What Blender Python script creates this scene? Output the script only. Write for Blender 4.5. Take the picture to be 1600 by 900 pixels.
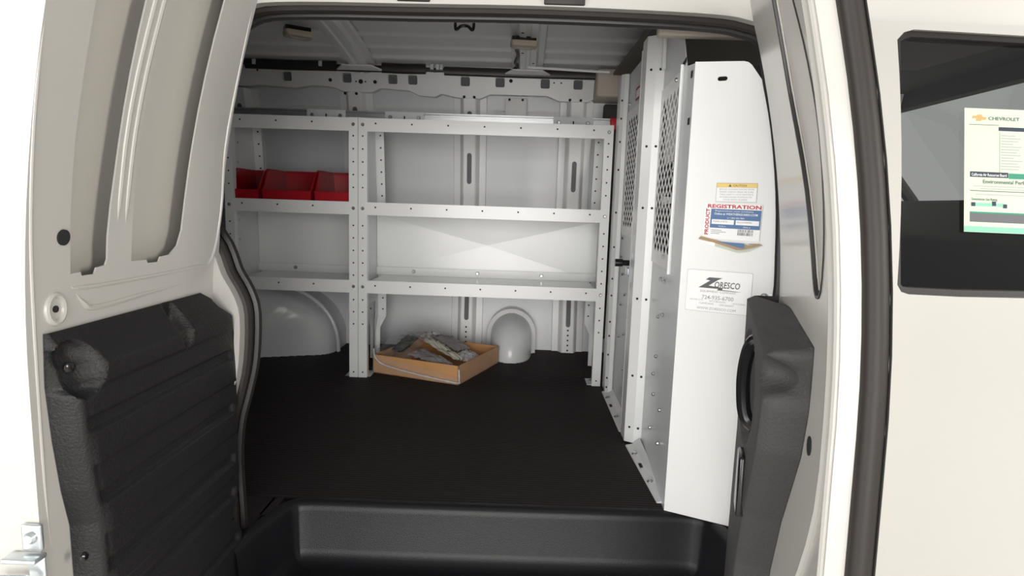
import bpy, bmesh, math, random
from mathutils import Vector, Matrix
from mathutils.geometry import delaunay_2d_cdt
random.seed(7)
for o in list(bpy.data.objects): bpy.data.objects.remove(o)
S = bpy.context.scene
COL = S.collection

# ------------------------------------------------------------------ camera
F = 950.0                                   # focal length in pixels of a 1600x900 frame
YAW, PITCH, ROLL = -0.0148, 0.1339, 0.0333
CP = Vector((0.7042, -2.5984, 0.7723))
fw = Vector((math.sin(YAW)*math.cos(PITCH), math.cos(YAW)*math.cos(PITCH), -math.sin(PITCH)))
r0 = Vector((math.cos(YAW), -math.sin(YAW), 0)); u0 = r0.cross(fw)
rt = math.cos(ROLL)*r0 + math.sin(ROLL)*u0
up = -math.sin(ROLL)*r0 + math.cos(ROLL)*u0
cam_d = bpy.data.cameras.new('camera'); cam = bpy.data.objects.new('camera', cam_d); COL.objects.link(cam)
cam_d.sensor_width = 36; cam_d.lens = F/1600*36; cam_d.clip_start = 0.02
M = Matrix((rt, up, -fw)).transposed().to_4x4(); M.translation = CP; cam.matrix_world = M
S.camera = cam
# ------------------------------------------------------------------ world, lights, exposure
w = bpy.data.worlds.new('world'); S.world = w; w.use_nodes = True
bg = w.node_tree.nodes['Background']; bg.inputs[0].default_value = (0.318, 0.318, 0.32, 1); bg.inputs[1].default_value = 1.0
def area(name, loc, target, sx, sy, power, col=(1, 1, 1)):
    d = bpy.data.lights.new(name, 'AREA'); d.shape = 'RECTANGLE'; d.size = sx; d.size_y = sy; d.energy = power; d.color = col
    o = bpy.data.objects.new(name, d); COL.objects.link(o); o.location = loc
    o.rotation_euler = (Vector(target)-Vector(loc)).to_track_quat('-Z', 'Y').to_euler(); return o
area('showroom_window_light', (0.45, -7.0, 0.9), (0.6, 0, 0.5), 3.4, 2.8, 285, (1, 0.985, 0.95))
area('corner_fill_light', (-3.3, -5.6, 0.9), (1.2, -1.2, 0.5), 2.6, 2.6, 105, (1, 0.985, 0.95))  # added fill for the wing panel and front half door, not a window
area('left_fill_light', (-4.2, -4.0, 1.3), (1.15, -1.6, 0.6), 1.2, 1.8, 150, (1, 0.97, 0.92))  # added fill to brighten the front half door's inner face, no real lamp
area('far_fill_light', (3.4, -7.5, 0.9), (0.2, 0, 0.5), 3.0, 2.4, 80, (1, 0.985, 0.95))  # weak added fill that reaches the narrow shelving unit, not a window
for k, y in enumerate((-2.4, -4.2, -6.0)):
    area('ceiling_lamp_light', (0.6, y, 3.4), (0.6, y, 0), 7.0, 0.35, 6, (1, 0.97, 0.92))
area('side_fill_light', (5.2, -4.0, 1.7), (0.1, -1.6, 0.7), 0.9, 1.6, 150, (1, 0.95, 0.87))  # added fill brightening the inner face of the rear half door
S.view_settings.view_transform = 'Standard'; S.view_settings.look = 'None'
S.view_settings.gamma = 1; S.view_settings.use_curve_mapping = False; S.view_settings.exposure = 0.0

# ------------------------------------------------------------------ pixel -> place
def ray(x, y): return fw + (x-800)/F*rt - (y-450)/F*up
def onY(x, y, v): d = ray(x, y); return CP + d*((v-CP.y)/d.y)
def onZ(x, y, v): d = ray(x, y); return CP + d*((v-CP.z)/d.z)
def onX(x, y, v): d = ray(x, y); return CP + d*((v-CP.x)/d.x)
def onP(x, y, p, n):
    d = ray(x, y); p = Vector(p); n = Vector(n); return CP + d*((p-CP).dot(n)/d.dot(n))
def off(z): return 0.225*max(0.0, z-0.5)**2      # the body side leans in above the belt

# ------------------------------------------------------------------ materials
MT = {}
def mat(name, col, rough=0.5, metal=0.0, spec=0.5, bump=0.0, bscale=200.0, coat=0.0, var=0.0, vscale=6.0, trans=0.0):
    m = bpy.data.materials.new(name); m.use_nodes = True; nt = m.node_tree; b = nt.nodes['Principled BSDF']
    b.inputs['Base Color'].default_value = (*col, 1); b.inputs['Roughness'].default_value = rough
    b.inputs['Metallic'].default_value = metal; b.inputs['Specular IOR Level'].default_value = spec
    b.inputs['Coat Weight'].default_value = coat; b.inputs['Coat Roughness'].default_value = 0.08
    if trans: b.inputs['Transmission Weight'].default_value = trans
    tc = nt.nodes.new('ShaderNodeTexCoord')
    if var:
        n = nt.nodes.new('ShaderNodeTexNoise'); n.inputs['Scale'].default_value = vscale; n.inputs['Detail'].default_value = 4
        nt.links.new(tc.outputs['Object'], n.inputs['Vector'])
        mx = nt.nodes.new('ShaderNodeMix'); mx.data_type = 'RGBA'
        mx.inputs[6].default_value = (*[c*(1-var) for c in col], 1); mx.inputs[7].default_value = (*[min(1, c*(1+var)) for c in col], 1)
        nt.links.new(n.outputs['Fac'], mx.inputs[0]); nt.links.new(mx.outputs[2], b.inputs['Base Color'])
    if bump:
        n = nt.nodes.new('ShaderNodeTexNoise'); n.inputs['Scale'].default_value = bscale; n.inputs['Detail'].default_value = 3
        nt.links.new(tc.outputs['Object'], n.inputs['Vector'])
        bp = nt.nodes.new('ShaderNodeBump'); bp.inputs['Strength'].default_value = bump; bp.inputs['Distance'].default_value = 0.002
        nt.links.new(n.outputs['Fac'], bp.inputs['Height']); nt.links.new(bp.outputs['Normal'], b.inputs['Normal'])
    MT[name] = m; return m
mat('body_white', (0.45, 0.437, 0.412), 0.28, coat=0.15)
mat('inner_white', (0.78, 0.78, 0.78), 0.32)
mat('inner_skin', (0.68, 0.69, 0.71), 0.34)
mat('powder_white', (0.82, 0.825, 0.82), 0.24, bump=0.05, bscale=260)
mat('powder_grey', (0.66, 0.675, 0.69), 0.25)
mat('wing_white', (0.82, 0.82, 0.815), 0.24, bump=0.06, bscale=220)
mat('cell_skin', (0.48, 0.46, 0.425), 0.4)
mat('roof_grey', (0.76, 0.76, 0.765), 0.35)
mat('rubber_black', (0.018, 0.016, 0.016), 0.42)
mat('mat_black', (0.020, 0.0165, 0.0165), 0.5, spec=0.35)
mat('step_black', (0.010, 0.010, 0.012), 0.40, spec=0.3, bump=0.25, bscale=420)
mat('trim_black', (0.012, 0.0115, 0.0125), 0.5, spec=0.32, bump=0.6, bscale=260)
mat('trim_grey', (0.044, 0.042, 0.042), 0.7, bump=0.7, bscale=240)
mat('seal_brown', (0.022, 0.018, 0.016), 0.5, spec=0.3)
mat('hole_dark', (0.012, 0.012, 0.013), 0.8)
mat('slot_grey', (0.13, 0.13, 0.14), 0.6)
mat('aluminium', (0.62, 0.63, 0.64), 0.28, metal=0.9)
mat('zinc', (0.62, 0.66, 0.68), 0.3, metal=0.85)
mat('bolt_steel', (0.55, 0.55, 0.55), 0.25, metal=0.9)
mat('red_plastic', (0.36, 0.005, 0.013), 0.3)
mat('red_cap', (0.50, 0.008, 0.02), 0.4)
mat('beige', (0.52, 0.455, 0.39), 0.75)
mat('headliner', (0.16, 0.14, 0.12), 0.9)
mat('lamp_beige', (0.50, 0.42, 0.33), 0.5)
mat('cab_dark', (0.025, 0.024, 0.023), 0.7)
mat('cab_seat', (0.05, 0.05, 0.052), 0.85, bump=0.3, bscale=300)
mat('cardboard', (0.60, 0.31, 0.125), 0.75, var=0.12, vscale=18)
mat('foil', (0.82, 0.78, 0.66), 0.35, metal=0.35, bump=0.9, bscale=70)
mat('paper', (0.74, 0.73, 0.72), 0.5, bump=0.3, bscale=60)
mat('bag_mauve', (0.42, 0.38, 0.38), 0.3, bump=0.5, bscale=60)
mat('gloss_black', (0.01, 0.01, 0.011), 0.2)
mat('label_white', (0.90, 0.90, 0.90), 0.45)
mat('label_yellow', (0.85, 0.62, 0.16), 0.45)
mat('ink_grey', (0.10, 0.10, 0.11), 0.6)
mat('ink_soft', (0.36, 0.36, 0.37), 0.6)
mat('ink_red', (0.55, 0.03, 0.05), 0.6)
mat('ink_blue', (0.07, 0.16, 0.36), 0.5)
mat('ink_navy', (0.012, 0.02, 0.045), 0.6)
mat('ink_green', (0.02, 0.22, 0.13), 0.6)
mat('ink_pale_green', (0.20, 0.50, 0.36), 0.6)
mat('ink_gold', (0.62, 0.30, 0.10), 0.5)
mat('card_tan', (0.42, 0.28, 0.16), 0.7)
mat('sheet_green', (0.50, 0.62, 0.46), 0.6)
mat('ground_grey', (0.62, 0.61, 0.59), 0.35, var=0.06)
def glassy(name, tint, gloss=0.08, rough=0.02, bump=0.0):
    m = bpy.data.materials.new(name); m.use_nodes = True; nt = m.node_tree; nt.nodes.clear()
    out = nt.nodes.new('ShaderNodeOutputMaterial'); mx = nt.nodes.new('ShaderNodeMixShader')
    t = nt.nodes.new('ShaderNodeBsdfTransparent'); t.inputs[0].default_value = (*tint, 1)
    if bump:
        g = nt.nodes.new('ShaderNodeBsdfPrincipled'); g.inputs['Base Color'].default_value = (0.92, 0.92, 0.92, 1); g.inputs['Specular IOR Level'].default_value = 1.0
    else: g = nt.nodes.new('ShaderNodeBsdfGlossy')
    g.inputs['Roughness'].default_value = rough
    mx.inputs[0].default_value = gloss
    if bump:
        tc = nt.nodes.new('ShaderNodeTexCoord'); n = nt.nodes.new('ShaderNodeTexNoise'); n.inputs['Scale'].default_value = 45
        nt.links.new(tc.outputs['Object'], n.inputs['Vector'])
        bp = nt.nodes.new('ShaderNodeBump'); bp.inputs['Strength'].default_value = bump; bp.inputs['Distance'].default_value = 0.01
        nt.links.new(n.outputs['Fac'], bp.inputs['Height']); nt.links.new(bp.outputs['Normal'], g.inputs['Normal'])
    nt.links.new(t.outputs[0], mx.inputs[1]); nt.links.new(g.outputs[0], mx.inputs[2]); nt.links.new(mx.outputs[0], out.inputs[0])
    MT[name] = m
glassy('tinted_glass', (0.96, 0.98, 0.95), 0.085)
glassy('film', (0.96, 0.96, 0.97), 0.12, 0.15, 1.0)
glassy('film_dense', (0.95, 0.95, 0.95), 0.5, 0.2, 1.0)

# ------------------------------------------------------------------ mesh helpers
class MB:
    def __init__(s): s.v = []; s.f = []
    def add(s, vs, fs):
        b = len(s.v); s.v += [Vector(v) for v in vs]; s.f += [tuple(i+b for i in f) for f in fs]; return s
    def box(s, a, b):
        (x0, y0, z0), (x1, y1, z1) = a, b
        return s.add([(x0,y0,z0),(x1,y0,z0),(x1,y1,z0),(x0,y1,z0),(x0,y0,z1),(x1,y0,z1),(x1,y1,z1),(x0,y1,z1)],
                     [(0,3,2,1),(4,5,6,7),(0,1,5,4),(1,2,6,5),(2,3,7,6),(3,0,4,7)])
    def prism(s, pts, d):
        pts = [Vector(p) for p in pts]; d = Vector(d); n = len(pts)
        return s.add(pts+[p+d for p in pts], [tuple(range(n)), tuple(range(2*n-1, n-1, -1))]+[(i, i+n, (i+1) % n+n, (i+1) % n) for i in range(n)])
    def grid(s, rows, closed=False):
        m = len(rows[0]); vs = [p for r in rows for p in r]; fs = []
        for i in range(len(rows)-1):
            for j in range(m if closed else m-1):
                k = (j+1) % m; fs.append((i*m+j, i*m+k, (i+1)*m+k, (i+1)*m+j))
        return s.add(vs, fs)
    def loft(s, rows):                       # closed sections, both ends capped
        n = len(rows); m = len(rows[0]); b = len(s.v); s.grid(rows, True)
        s.f.append(tuple(b+i for i in range(m-1, -1, -1))); s.f.append(tuple(b+(n-1)*m+i for i in range(m))); return s
    def tube(s, path, r, n=10, closed=False, sq=1.0):
        path = [Vector(p) for p in path]; L = len(path); rows = []; ref = None
        for i, p in enumerate(path):
            a = path[(i-1) % L] if closed or i > 0 else p; c = path[(i+1) % L] if closed or i < L-1 else p
            t = (c-a).normalized()
            if ref is None: ref = Vector((0, 0, 1)) if abs(t.z) < 0.9 else Vector((0, 1, 0))
            x = (ref - t*ref.dot(t)).normalized(); ref = x; y = t.cross(x)
            rr = r[i] if isinstance(r, (list, tuple)) else r
            rows.append([p + x*rr*math.cos(2*math.pi*k/n) + y*rr*sq*math.sin(2*math.pi*k/n) for k in range(n)])
        if closed: rows.append(rows[0]); return s.grid(rows, True)
        return s.loft(rows)
    def disc(s, c, nrm, r, h=0.002, n=10, dome=False):
        c = Vector(c); nrm = Vector(nrm).normalized(); x = nrm.orthogonal().normalized(); y = nrm.cross(x)
        ring = lambda rr, hh: [c + nrm*hh + x*rr*math.cos(2*math.pi*k/n) + y*rr*math.sin(2*math.pi*k/n) for k in range(n)]
        rows = [ring(r, -0.001), ring(r, h*0.4), ring(r*0.65, h)] if dome else [ring(r, -0.001), ring(r, h)]
        return s.loft(rows)
def smooth(me, ang=35):
    bm = bmesh.new(); bm.from_mesh(me); bmesh.ops.recalc_face_normals(bm, faces=bm.faces)
    for f in bm.faces: f.smooth = True
    for e in bm.edges:
        if len(e.link_faces) == 2 and e.calc_face_angle(0) > math.radians(ang): e.smooth = False
    bm.to_mesh(me); bm.free()
def build(name, mb, m, parent=None, bevel=0.0, seg=2, ang=35, label=None):
    me = bpy.data.meshes.new(name); me.from_pydata([tuple(v) for v in mb.v], [], mb.f); me.materials.append(MT[m])
    if bevel:
        bm = bmesh.new(); bm.from_mesh(me); bmesh.ops.recalc_face_normals(bm, faces=bm.faces)
        es = [e for e in bm.edges if len(e.link_faces) == 2 and e.calc_face_angle(0) > math.radians(30)]
        bmesh.ops.bevel(bm, geom=es, offset=bevel, segments=seg, affect='EDGES', profile=0.5, clamp_overlap=True)
        bm.to_mesh(me); bm.free(); ang = max(ang, 50)
    smooth(me, ang); o = bpy.data.objects.new(name, me); COL.objects.link(o)
    if parent: o.parent = parent; o.matrix_parent_inverse = parent.matrix_world.inverted()
    if label: o['label'] = label
    if name.endswith(('_holes', '_bolts', '_screws', '_openings', 'slots')): o['kind'] = 'stuff'
    return o
def box(name, a, b, m, parent=None, bevel=0.0, label=None): return build(name, MB().box(a, b), m, parent, bevel, label=label)
def tag(o, label, cat, group=None, kind=None):
    o['label'] = label; o['category'] = cat
    if group: o['group'] = group
    if kind: o['kind'] = kind
    return o
def struct(o, label, cat): return tag(o, label, cat, kind='structure')
def empty(name, loc):
    o = bpy.data.objects.new(name, None); COL.objects.link(o); o.location = loc; o.empty_display_size = 0.05
    o.matrix_world = Matrix.Translation(loc); return o
def inside(p, poly):
    c = False; j = len(poly)-1
    for i in range(len(poly)):
        a, b = poly[i], poly[j]
        if (a[1] > p[1]) != (b[1] > p[1]) and p[0] < (b[0]-a[0])*(p[1]-a[1])/(b[1]-a[1])+a[0]: c = not c
        j = i
    return c
def sheet(outer, holes, f, depth, step=None, hole_depth=None):
    """flat outline with real holes, mapped by f(u, v, t) to 3D; rims run from t=0 to t=-depth"""
    def sub(P):
        if not step: return P
        o_ = []
        for i in range(len(P)):
            a, b = Vector(P[i]), Vector(P[(i+1) % len(P)]); n = max(1, int((b-a).length/step[1]))
            o_ += [tuple(a+(b-a)*j/n) for j in range(n)]
        return o_
    outer = sub(outer); holes = [sub(h) for h in holes]
    loops = [outer]+list(holes); co = []; ed = []
    for L in loops:
        b = len(co); co += [Vector(p) for p in L]; ed += [(b+i, b+(i+1) % len(L)) for i in range(len(L))]
    if step:
        us = [p[0] for p in outer]; vs = [p[1] for p in outer]
        nu = int((max(us)-min(us))/step[0]); nv = int((max(vs)-min(vs))/step[1])
        for i in range(1, nu+1):
            for j in range(1, nv+1):
                p = (min(us)+i*step[0]*0.999, min(vs)+j*step[1]*0.999)
                if inside(p, outer) and not any(inside(p, h) for h in holes): co.append(Vector(p))
    vo, _, fo, _, _, _ = delaunay_2d_cdt(co, ed, [], 0, 1e-5)
    mb = MB(); fs = []
    for t in fo:
        c = (sum(vo[i][0] for i in t)/len(t), sum(vo[i][1] for i in t)/len(t))
        if inside(c, outer) and not any(inside(c, h) for h in holes): fs.append(tuple(t))
    mb.add([f(p[0], p[1], 0) for p in vo], fs)
    for k, L in enumerate(loops):
        dd = depth if k == 0 or hole_depth is None else hole_depth
        P = []
        for i in range(len(L)):
            a, b = Vector(L[i]), Vector(L[(i+1) % len(L)])
            n = max(1, int((b-a).length/(step[1] if step else 1e9)))
            P += [a+(b-a)*j/n for j in range(n)]
        mb.grid([[f(p[0], p[1], 0) for p in P+[P[0]]], [f(p[0], p[1], -dd) for p in P+[P[0]]]])
    return mb
def stadium(cx, cy, w, h, n=6):
    r = w/2; return [(cx+r*math.cos(a), cy+h/2-r+r*math.sin(a)) for a in [math.pi*i/n for i in range(n+1)]] + \
                    [(cx+r*math.cos(a), cy-h/2+r+r*math.sin(a)) for a in [math.pi+math.pi*i/n for i in range(n+1)]]
def rrect(x0, y0, x1, y1, r, n=4):
    P = []
    for cx, cy, a0 in ((x1-r, y1-r, 0), (x0+r, y1-r, 90), (x0+r, y0+r, 180), (x1-r, y0+r, 270)):
        P += [(cx+r*math.cos(math.radians(a0+90*i/n)), cy+r*math.sin(math.radians(a0+90*i/n))) for i in range(n+1)]
    return P
def spline(pts, n=6):
    pts = [Vector(p) for p in pts]; out = []
    for i in range(len(pts)-1):
        p0 = pts[max(0, i-1)]; p1 = pts[i]; p2 = pts[i+1]; p3 = pts[min(len(pts)-1, i+2)]
        for k in range(n):
            t = k/n; out.append(0.5*((2*p1)+(p2-p0)*t+(2*p0-5*p1+4*p2-p3)*t*t+(3*p1-p0-3*p2+p3)*t**3))
    return out+[pts[-1]]
class Frame:                                  # a flat print: origin, right, up, normal
    def __init__(s, o, u, v): s.o = Vector(o); s.u = Vector(u).normalized(); s.v = Vector(v).normalized(); s.n = s.u.cross(s.v)
    def p(s, a, b, h=0): return s.o + s.u*a + s.v*b + s.n*h
def flat(name, fr, pts, h, m, parent, t=0.0004, label=None):
    return build(name, MB().prism([fr.p(a, b, h) for a, b in pts], fr.n*t), m, parent, label=label)
def rect(x0, y0, x1, y1): return [(x0, y0), (x1, y0), (x1, y1), (x0, y1)]
def text(fr, s, x, y, hgt, m, parent, width=None, bold=0.0, shear=0.0, h=0.001, rot=0.0, name='lettering'):
    c = bpy.data.curves.new('txt', 'FONT'); c.body = s; c.size = 1.0; c.offset = bold; c.shear = shear; c.resolution_u = 2
    o = bpy.data.objects.new('txt', c); COL.objects.link(o)
    me = bpy.data.meshes.new_from_object(o.evaluated_get(bpy.context.evaluated_depsgraph_get()))
    bpy.data.objects.remove(o)
    xs = [v.co.x for v in me.vertices]; ys = [v.co.y for v in me.vertices]
    x0, x1, y0, y1 = min(xs), max(xs), min(ys), max(ys)
    sy = hgt/0.72; sx = width/(x1-x0) if width else sy
    ca, sa = math.cos(rot), math.sin(rot)
    for v in me.vertices:
        a, b = (v.co.x-x0)*sx, v.co.y*sy
        v.co = fr.p(x+a*ca-b*sa, y+a*sa+b*ca, h)
    me.materials.clear(); me.materials.append(MT[m]); me.name = name
    ob = bpy.data.objects.new(name, me); COL.objects.link(ob); ob.parent = parent
    ob.matrix_parent_inverse = parent.matrix_world.inverted(); return ob

# ================================================================== STRUCTURE
struct(box('ground', (-9, -12, -0.75), (11, 8, -0.70), 'ground_grey'), 'grey showroom floor under the van', 'floor')
# ---- van floor: ribbed rubber mat
mb = MB(); prof = []; y = -1.112
while y < 0.66:
    prof += [(y, 0.0), (y+0.007, 0.0), (y+0.0085, 0.0022), (y+0.0115, 0.0022)]; y += 0.013
mb.grid([[(-2.1, a, b) for a, b in prof], [1*Vector((1.16, a, b)) for a, b in prof]])
mb.box((-2.1, -1.30, -0.02), (0.085, -1.112, -0.0005)).box((0.08, -1.20, -0.02), (0.108, -1.10, -0.0005)).box((1.24, -1.27, -0.02), (2.6, 0.66, -0.003)).box((-2.1, -1.10, -0.03), (1.24, 0.66, -0.002))
floor = struct(build('floor', mb, 'mat_black', ang=60), 'black ribbed rubber mat covering the cargo floor', 'floor')
# ---- moulded step well
path = spline([(0.088, -1.36, 0), (0.10, -1.27, 0), (0.122, -1.19, 0), (0.14, -1.145, 0), (0.19, -1.128, 0), (0.40, -1.126, 0), (0.70, -1.122, 0),
               (1.00, -1.116, 0), (1.14, -1.115, 0), (1.19, -1.13, 0), (1.21, -1.17, 0), (1.225, -1.25, 0), (1.235, -1.36, 0)], 6)
sec = [(-0.020, -0.012), (-0.018, 0.003), (-0.006, 0.004), (0.004, 0.001), (0.010, -0.008), (0.012, -0.020), (0.020, -0.115), (0.026, -0.133), (0.040, -0.144), (0.062, -0.148), (0.16, -0.149)]
rows = []
for i, p in enumerate(path):
    t = (path[min(i+1, len(path)-1)]-path[max(i-1, 0)]).normalized(); n = Vector((t.y, -t.x, 0))
    rows.append([p + n*a + Vector((0, 0, b)) for a, b in sec])
mb = MB().grid(rows)
step = struct(build('trim_1', mb, 'step_black', ang=70), 'glossy black moulded step well in the side door sill', 'step')
box('tread', (0.09, -1.40, -0.165), (1.24, -1.17, -0.1495), 'step_black', step)
# ---- far (driver side) wall
def Yw(z):
    K = [(-0.1, 0.635), (0.30, 0.655), (0.60, 0.655), (0.80, 0.64), (1.01, 0.607), (1.30, 0.545), (1.5, 0.49)]
    for (a, b), (c, d) in zip(K, K[1:]):
        if z <= c: return b+(d-b)*(max(z, a)-a)/(c-a)
    return K[-1][1]
ZS = [-0.1, 0.0, 0.15, 0.30, 0.45, 0.60, 0.70, 0.80, 0.9, 1.0, 1.02, 1.15, 1.30, 1.45]
wl = MB().grid([[(x, Yw(z), z) for z in ZS] for x in (-2.1, 2.55)])
wl.grid([[(x, Yw(z)+0.06, z) for z in ZS] for x in (-2.1, 2.55)])
wall = struct(build('wall_driver_side', wl, 'inner_skin', ang=25), 'pale grey sheet steel inner side wall with pillars and slots', 'wall')
def Yf(z): return Yw(z)-0.048
def rib(xc, slots, z0=-0.01, z1=1.31, tilt=0.0, dots=True):
    zs = [z0+(z1-z0)*i/24 for i in range(25)]
    X = lambda z: xc + tilt*(z-0.9)
    prof = [(-0.085, 0.0), (-0.082, -0.010), (-0.050, -0.012), (-0.034, -0.044), (-0.028, -0.048), (0.028, -0.048), (0.034, -0.044), (0.050, -0.012), (0.082, -0.010), (0.085, 0.0)]
    b = build('pillar', MB().grid([[(X(z)+a, Yw(z)+c, z) for a, c in prof] for z in zs]), 'inner_white', wall, ang=20)
    for zc, h in slots:
        st = stadium(0, 0, 0.024, h)
        rim = [(a*1.35, c+(0.004 if c > 0 else -0.004)) for a, c in st]
        f = lambda a, c, t, zc=zc: Vector((X(zc+c)+a, Yf(zc+c)-0.0025-t, zc+c))
        build('slot_rim', sheet(rim, [st], f, 0.003), 'inner_white', b, ang=60)
        build('slot', MB().add([(X(zc+c)+a, Yf(zc+c)-0.0015, zc+c) for a, c in st], [tuple(range(len(st)))]), 'slot_grey', b)
    if dots:
        m2 = MB()
        for k in range(5): m2.disc((X(0.015+0.027*k), Yf(0.015+0.027*k), 0.015+0.027*k), (0, -1, 0), 0.005, 0.001, 8)
        build('rivet_holes', m2, 'hole_dark', b)
    return b
rib(0.418, [(0.955, 0.155), (1.195, 0.075), (0.285, 0.25)])
rib(0.955, [(0.93, 0.155), (1.18, 0.075), (0.265, 0.25)], tilt=-0.01)
rib(-0.155, [(1.20, 0.075)])
rib(-0.735, [(0.985, 0.155), (1.20, 0.075)])
# pressed panel outlines between the pillars, above the shelves
def bead(pts, r=0.004, name='pressed_bead', m='inner_white'):
    build(name, MB().tube(pts, r, 6), m, wall)
for xa, xb in ((-0.66, -0.26), (-0.06, 0.31), (0.53, 0.86)):
    for zz in (1.245, 1.215):
        bead([(xa+(0.0 if zz > 1.22 else 0.02), Yw(zz), zz), (xb, Yw(zz), zz)])
    bead([(xb, Yw(1.215), 1.215), (xb, Yw(1.15), 1.15)])
# ---- roof side rail with wavy lower edge and rectangular windows
low = [(-2.1, 1.318), (-0.66, 1.318), (-0.62, 1.325), (-0.44, 1.315), (-0.36, 1.33), (-0.26, 1.325), (-0.20, 1.305), (-0.06, 1.305), (-0.02, 1.325), (0.12, 1.318), (0.17, 1.297), (0.25, 1.293),
       (0.28, 1.308), (0.36, 1.292), (0.47, 1.29), (0.52, 1.312), (0.80, 1.312), (0.86, 1.29), (1.00, 1.29), (1.04, 1.31), (1.2, 1.31)]
rail_outer = low + [(1.2, 1.44), (-2.1, 1.44)]
rail_holes = [rrect(a, 1.345, a+0.045, 1.388, 0.007, 2) for a in (-0.50, -0.205, 0.02, 0.118, 0.375, 0.545, 0.765, 0.925)]
rf = lambda u, v, t: Vector((u, 0.485-t-0.25*(v-1.30), v))
rail = build('roof_side_rail', sheet(rail_outer, rail_holes, rf, 0.035), 'inner_white', wall, ang=30)
build('rail_hole_shade', MB().prism([(-2.1, 0.50, 1.33), (1.2, 0.50, 1.33), (1.2, 0.47, 1.43), (-2.1, 0.47, 1.43)], (0, 0.02, 0)), 'slot_grey', rail)  # dark sheet that puts painted shade inside the rail holes
m2 = MB()
for x, z, r in ((-0.62, 1.39, .005), (-0.265, 1.355, .009), (-0.115, 1.352, .011), (-0.138, 1.352, .004), (-0.092, 1.352, .004), (-0.045, 1.352, .009), (0.62, 1.375, .009), (0.83, 1.372, .004), (0.865, 1.372, .004)):
    m2.disc(rf(x, z, 0), (0, -1, -0.2), r, 0.001, 10)
for x in (-0.195, -0.14, 0.392, 0.442, 0.912, 0.965): m2.disc(rf(x, 1.302, 0)+Vector((0, 0, -0.006)), (0, -1, 0), 0.007, 0.004, 8)
build('rail_openings', m2, 'hole_dark', rail)
pl = box('access_plate', (0.595, 0.505, 1.175), (0.70, 0.515, 1.30), 'inner_white', wall, 0.002)
m2 = MB()
for x in (0.615, 0.68): m2.disc((x, 0.504, 1.293), (0, -1, 0), 0.006, 0.004, 8)
build('plate_screws', m2, 'hole_dark', pl)
bp = build('pillar_trim', MB().box((1.025, 0.36, 1.295), (1.34, 0.56, 1.425)), 'beige', wall, 0.012, label='beige plastic pillar trim block')
box('pillar_trim_lower', (1.085, 0.52, 0.10), (1.40, 0.66, 1.29), 'trim_grey', wall, 0.01)
# ---- fuel filler shroud and wheel arch
rows = []
for i in range(15):
    z = 0.215*math.sin(math.pi/2*i/14); k = max(0.0, 1-(z/0.2155)**2)
    hw = 0.11*min(1.0, k**0.5*1.02) if z > 0.10 else 0.11*max(0.93, (1-(0.10/0.2155)**2)**0.5*1.02+0.06*(0.1-z)/0.1)
    hw = 0.108*math.sqrt(max(0.0, 1-(max(0, z-0.10)/0.1155)**2))+0.0004
    d = 0.04+0.27*math.sqrt(max(0.0, 1-(max(0.0, z-0.02)/0.2)**2)) if z < 0.2199 else 0.04
    rows.append([(0.662+hw*math.cos(math.pi*j/16), 0.64-d*math.sin(math.pi*j/16)**0.55, z) for j in range(17)])
fs = build('filler_shroud', MB().grid(rows), 'powder_grey', wall, ang=60)
arc = [(0.662+0.128*math.cos(math.pi*j/20), 0.0, 0.10+0.135*math.sin(math.pi*j/20)) for j in range(21)]
arc = [(0.790, 0, -0.01)]+arc+[(0.534, 0, -0.01)]
arci = [(0.662+0.104*math.cos(math.pi*j/20), 0.0, 0.10+0.112*math.sin(math.pi*j/20)) for j in range(21)]
arci = [(0.766, 0, -0.01)]+arci+[(0.558, 0, -0.01)]
build('shroud_flange', MB().grid([[(p[0], 0.66, p[2]) for p in arc], [(p[0], 0.565, p[2]) for p in arc], [(p[0], 0.555, p[2]) for p in arci], [(p[0], 0.60, p[2]) for p in arci]]), 'inner_white', wall, ang=40)
rows = []
prof = [(0.0, 0.66), (0.0, 0.38), (0.006, 0.335), (0.02, 0.302), (0.04, 0.280), (0.07, 0.264), (0.11, 0.253), (0.16, 0.246), (0.22, 0.241), (0.30, 0.238), (0.38, 0.236), (0.43, 0.236)]
for i in range(49):
    a = math.pi*i/48; row = []
    for k, (dr, yy) in enumerate(prof):
        R = 0.43-dr; zz = 0.80*R*math.sin(a)**0.8; xx = -0.665+R*math.cos(a)
        yo = 0.09*max(0.0, math.cos(a))**3*min(1.0, R/0.3)
        if 4 <= k <= 8 and 0.75 < a < 1.75: yo += 0.010*(0.5-0.5*math.cos(2*math.pi*(a-0.75)/0.25))*(1-abs(k-6)/2.6)
        row.append((xx, yy+(yo if k >= 1 else 0), max(zz, -0.005)))
    rows.append(row)
wa = build('wheel_arch', MB().grid(rows), 'powder_grey', wall, ang=70)
build('arch_flange', MB().tube([(-0.665+0.44*math.cos(math.pi*i/30), 0.45, 0.80*0.445*math.sin(math.pi*i/30)**0.8) for i in range(31)], 0.010, 8), 'powder_grey', wa)
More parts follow.
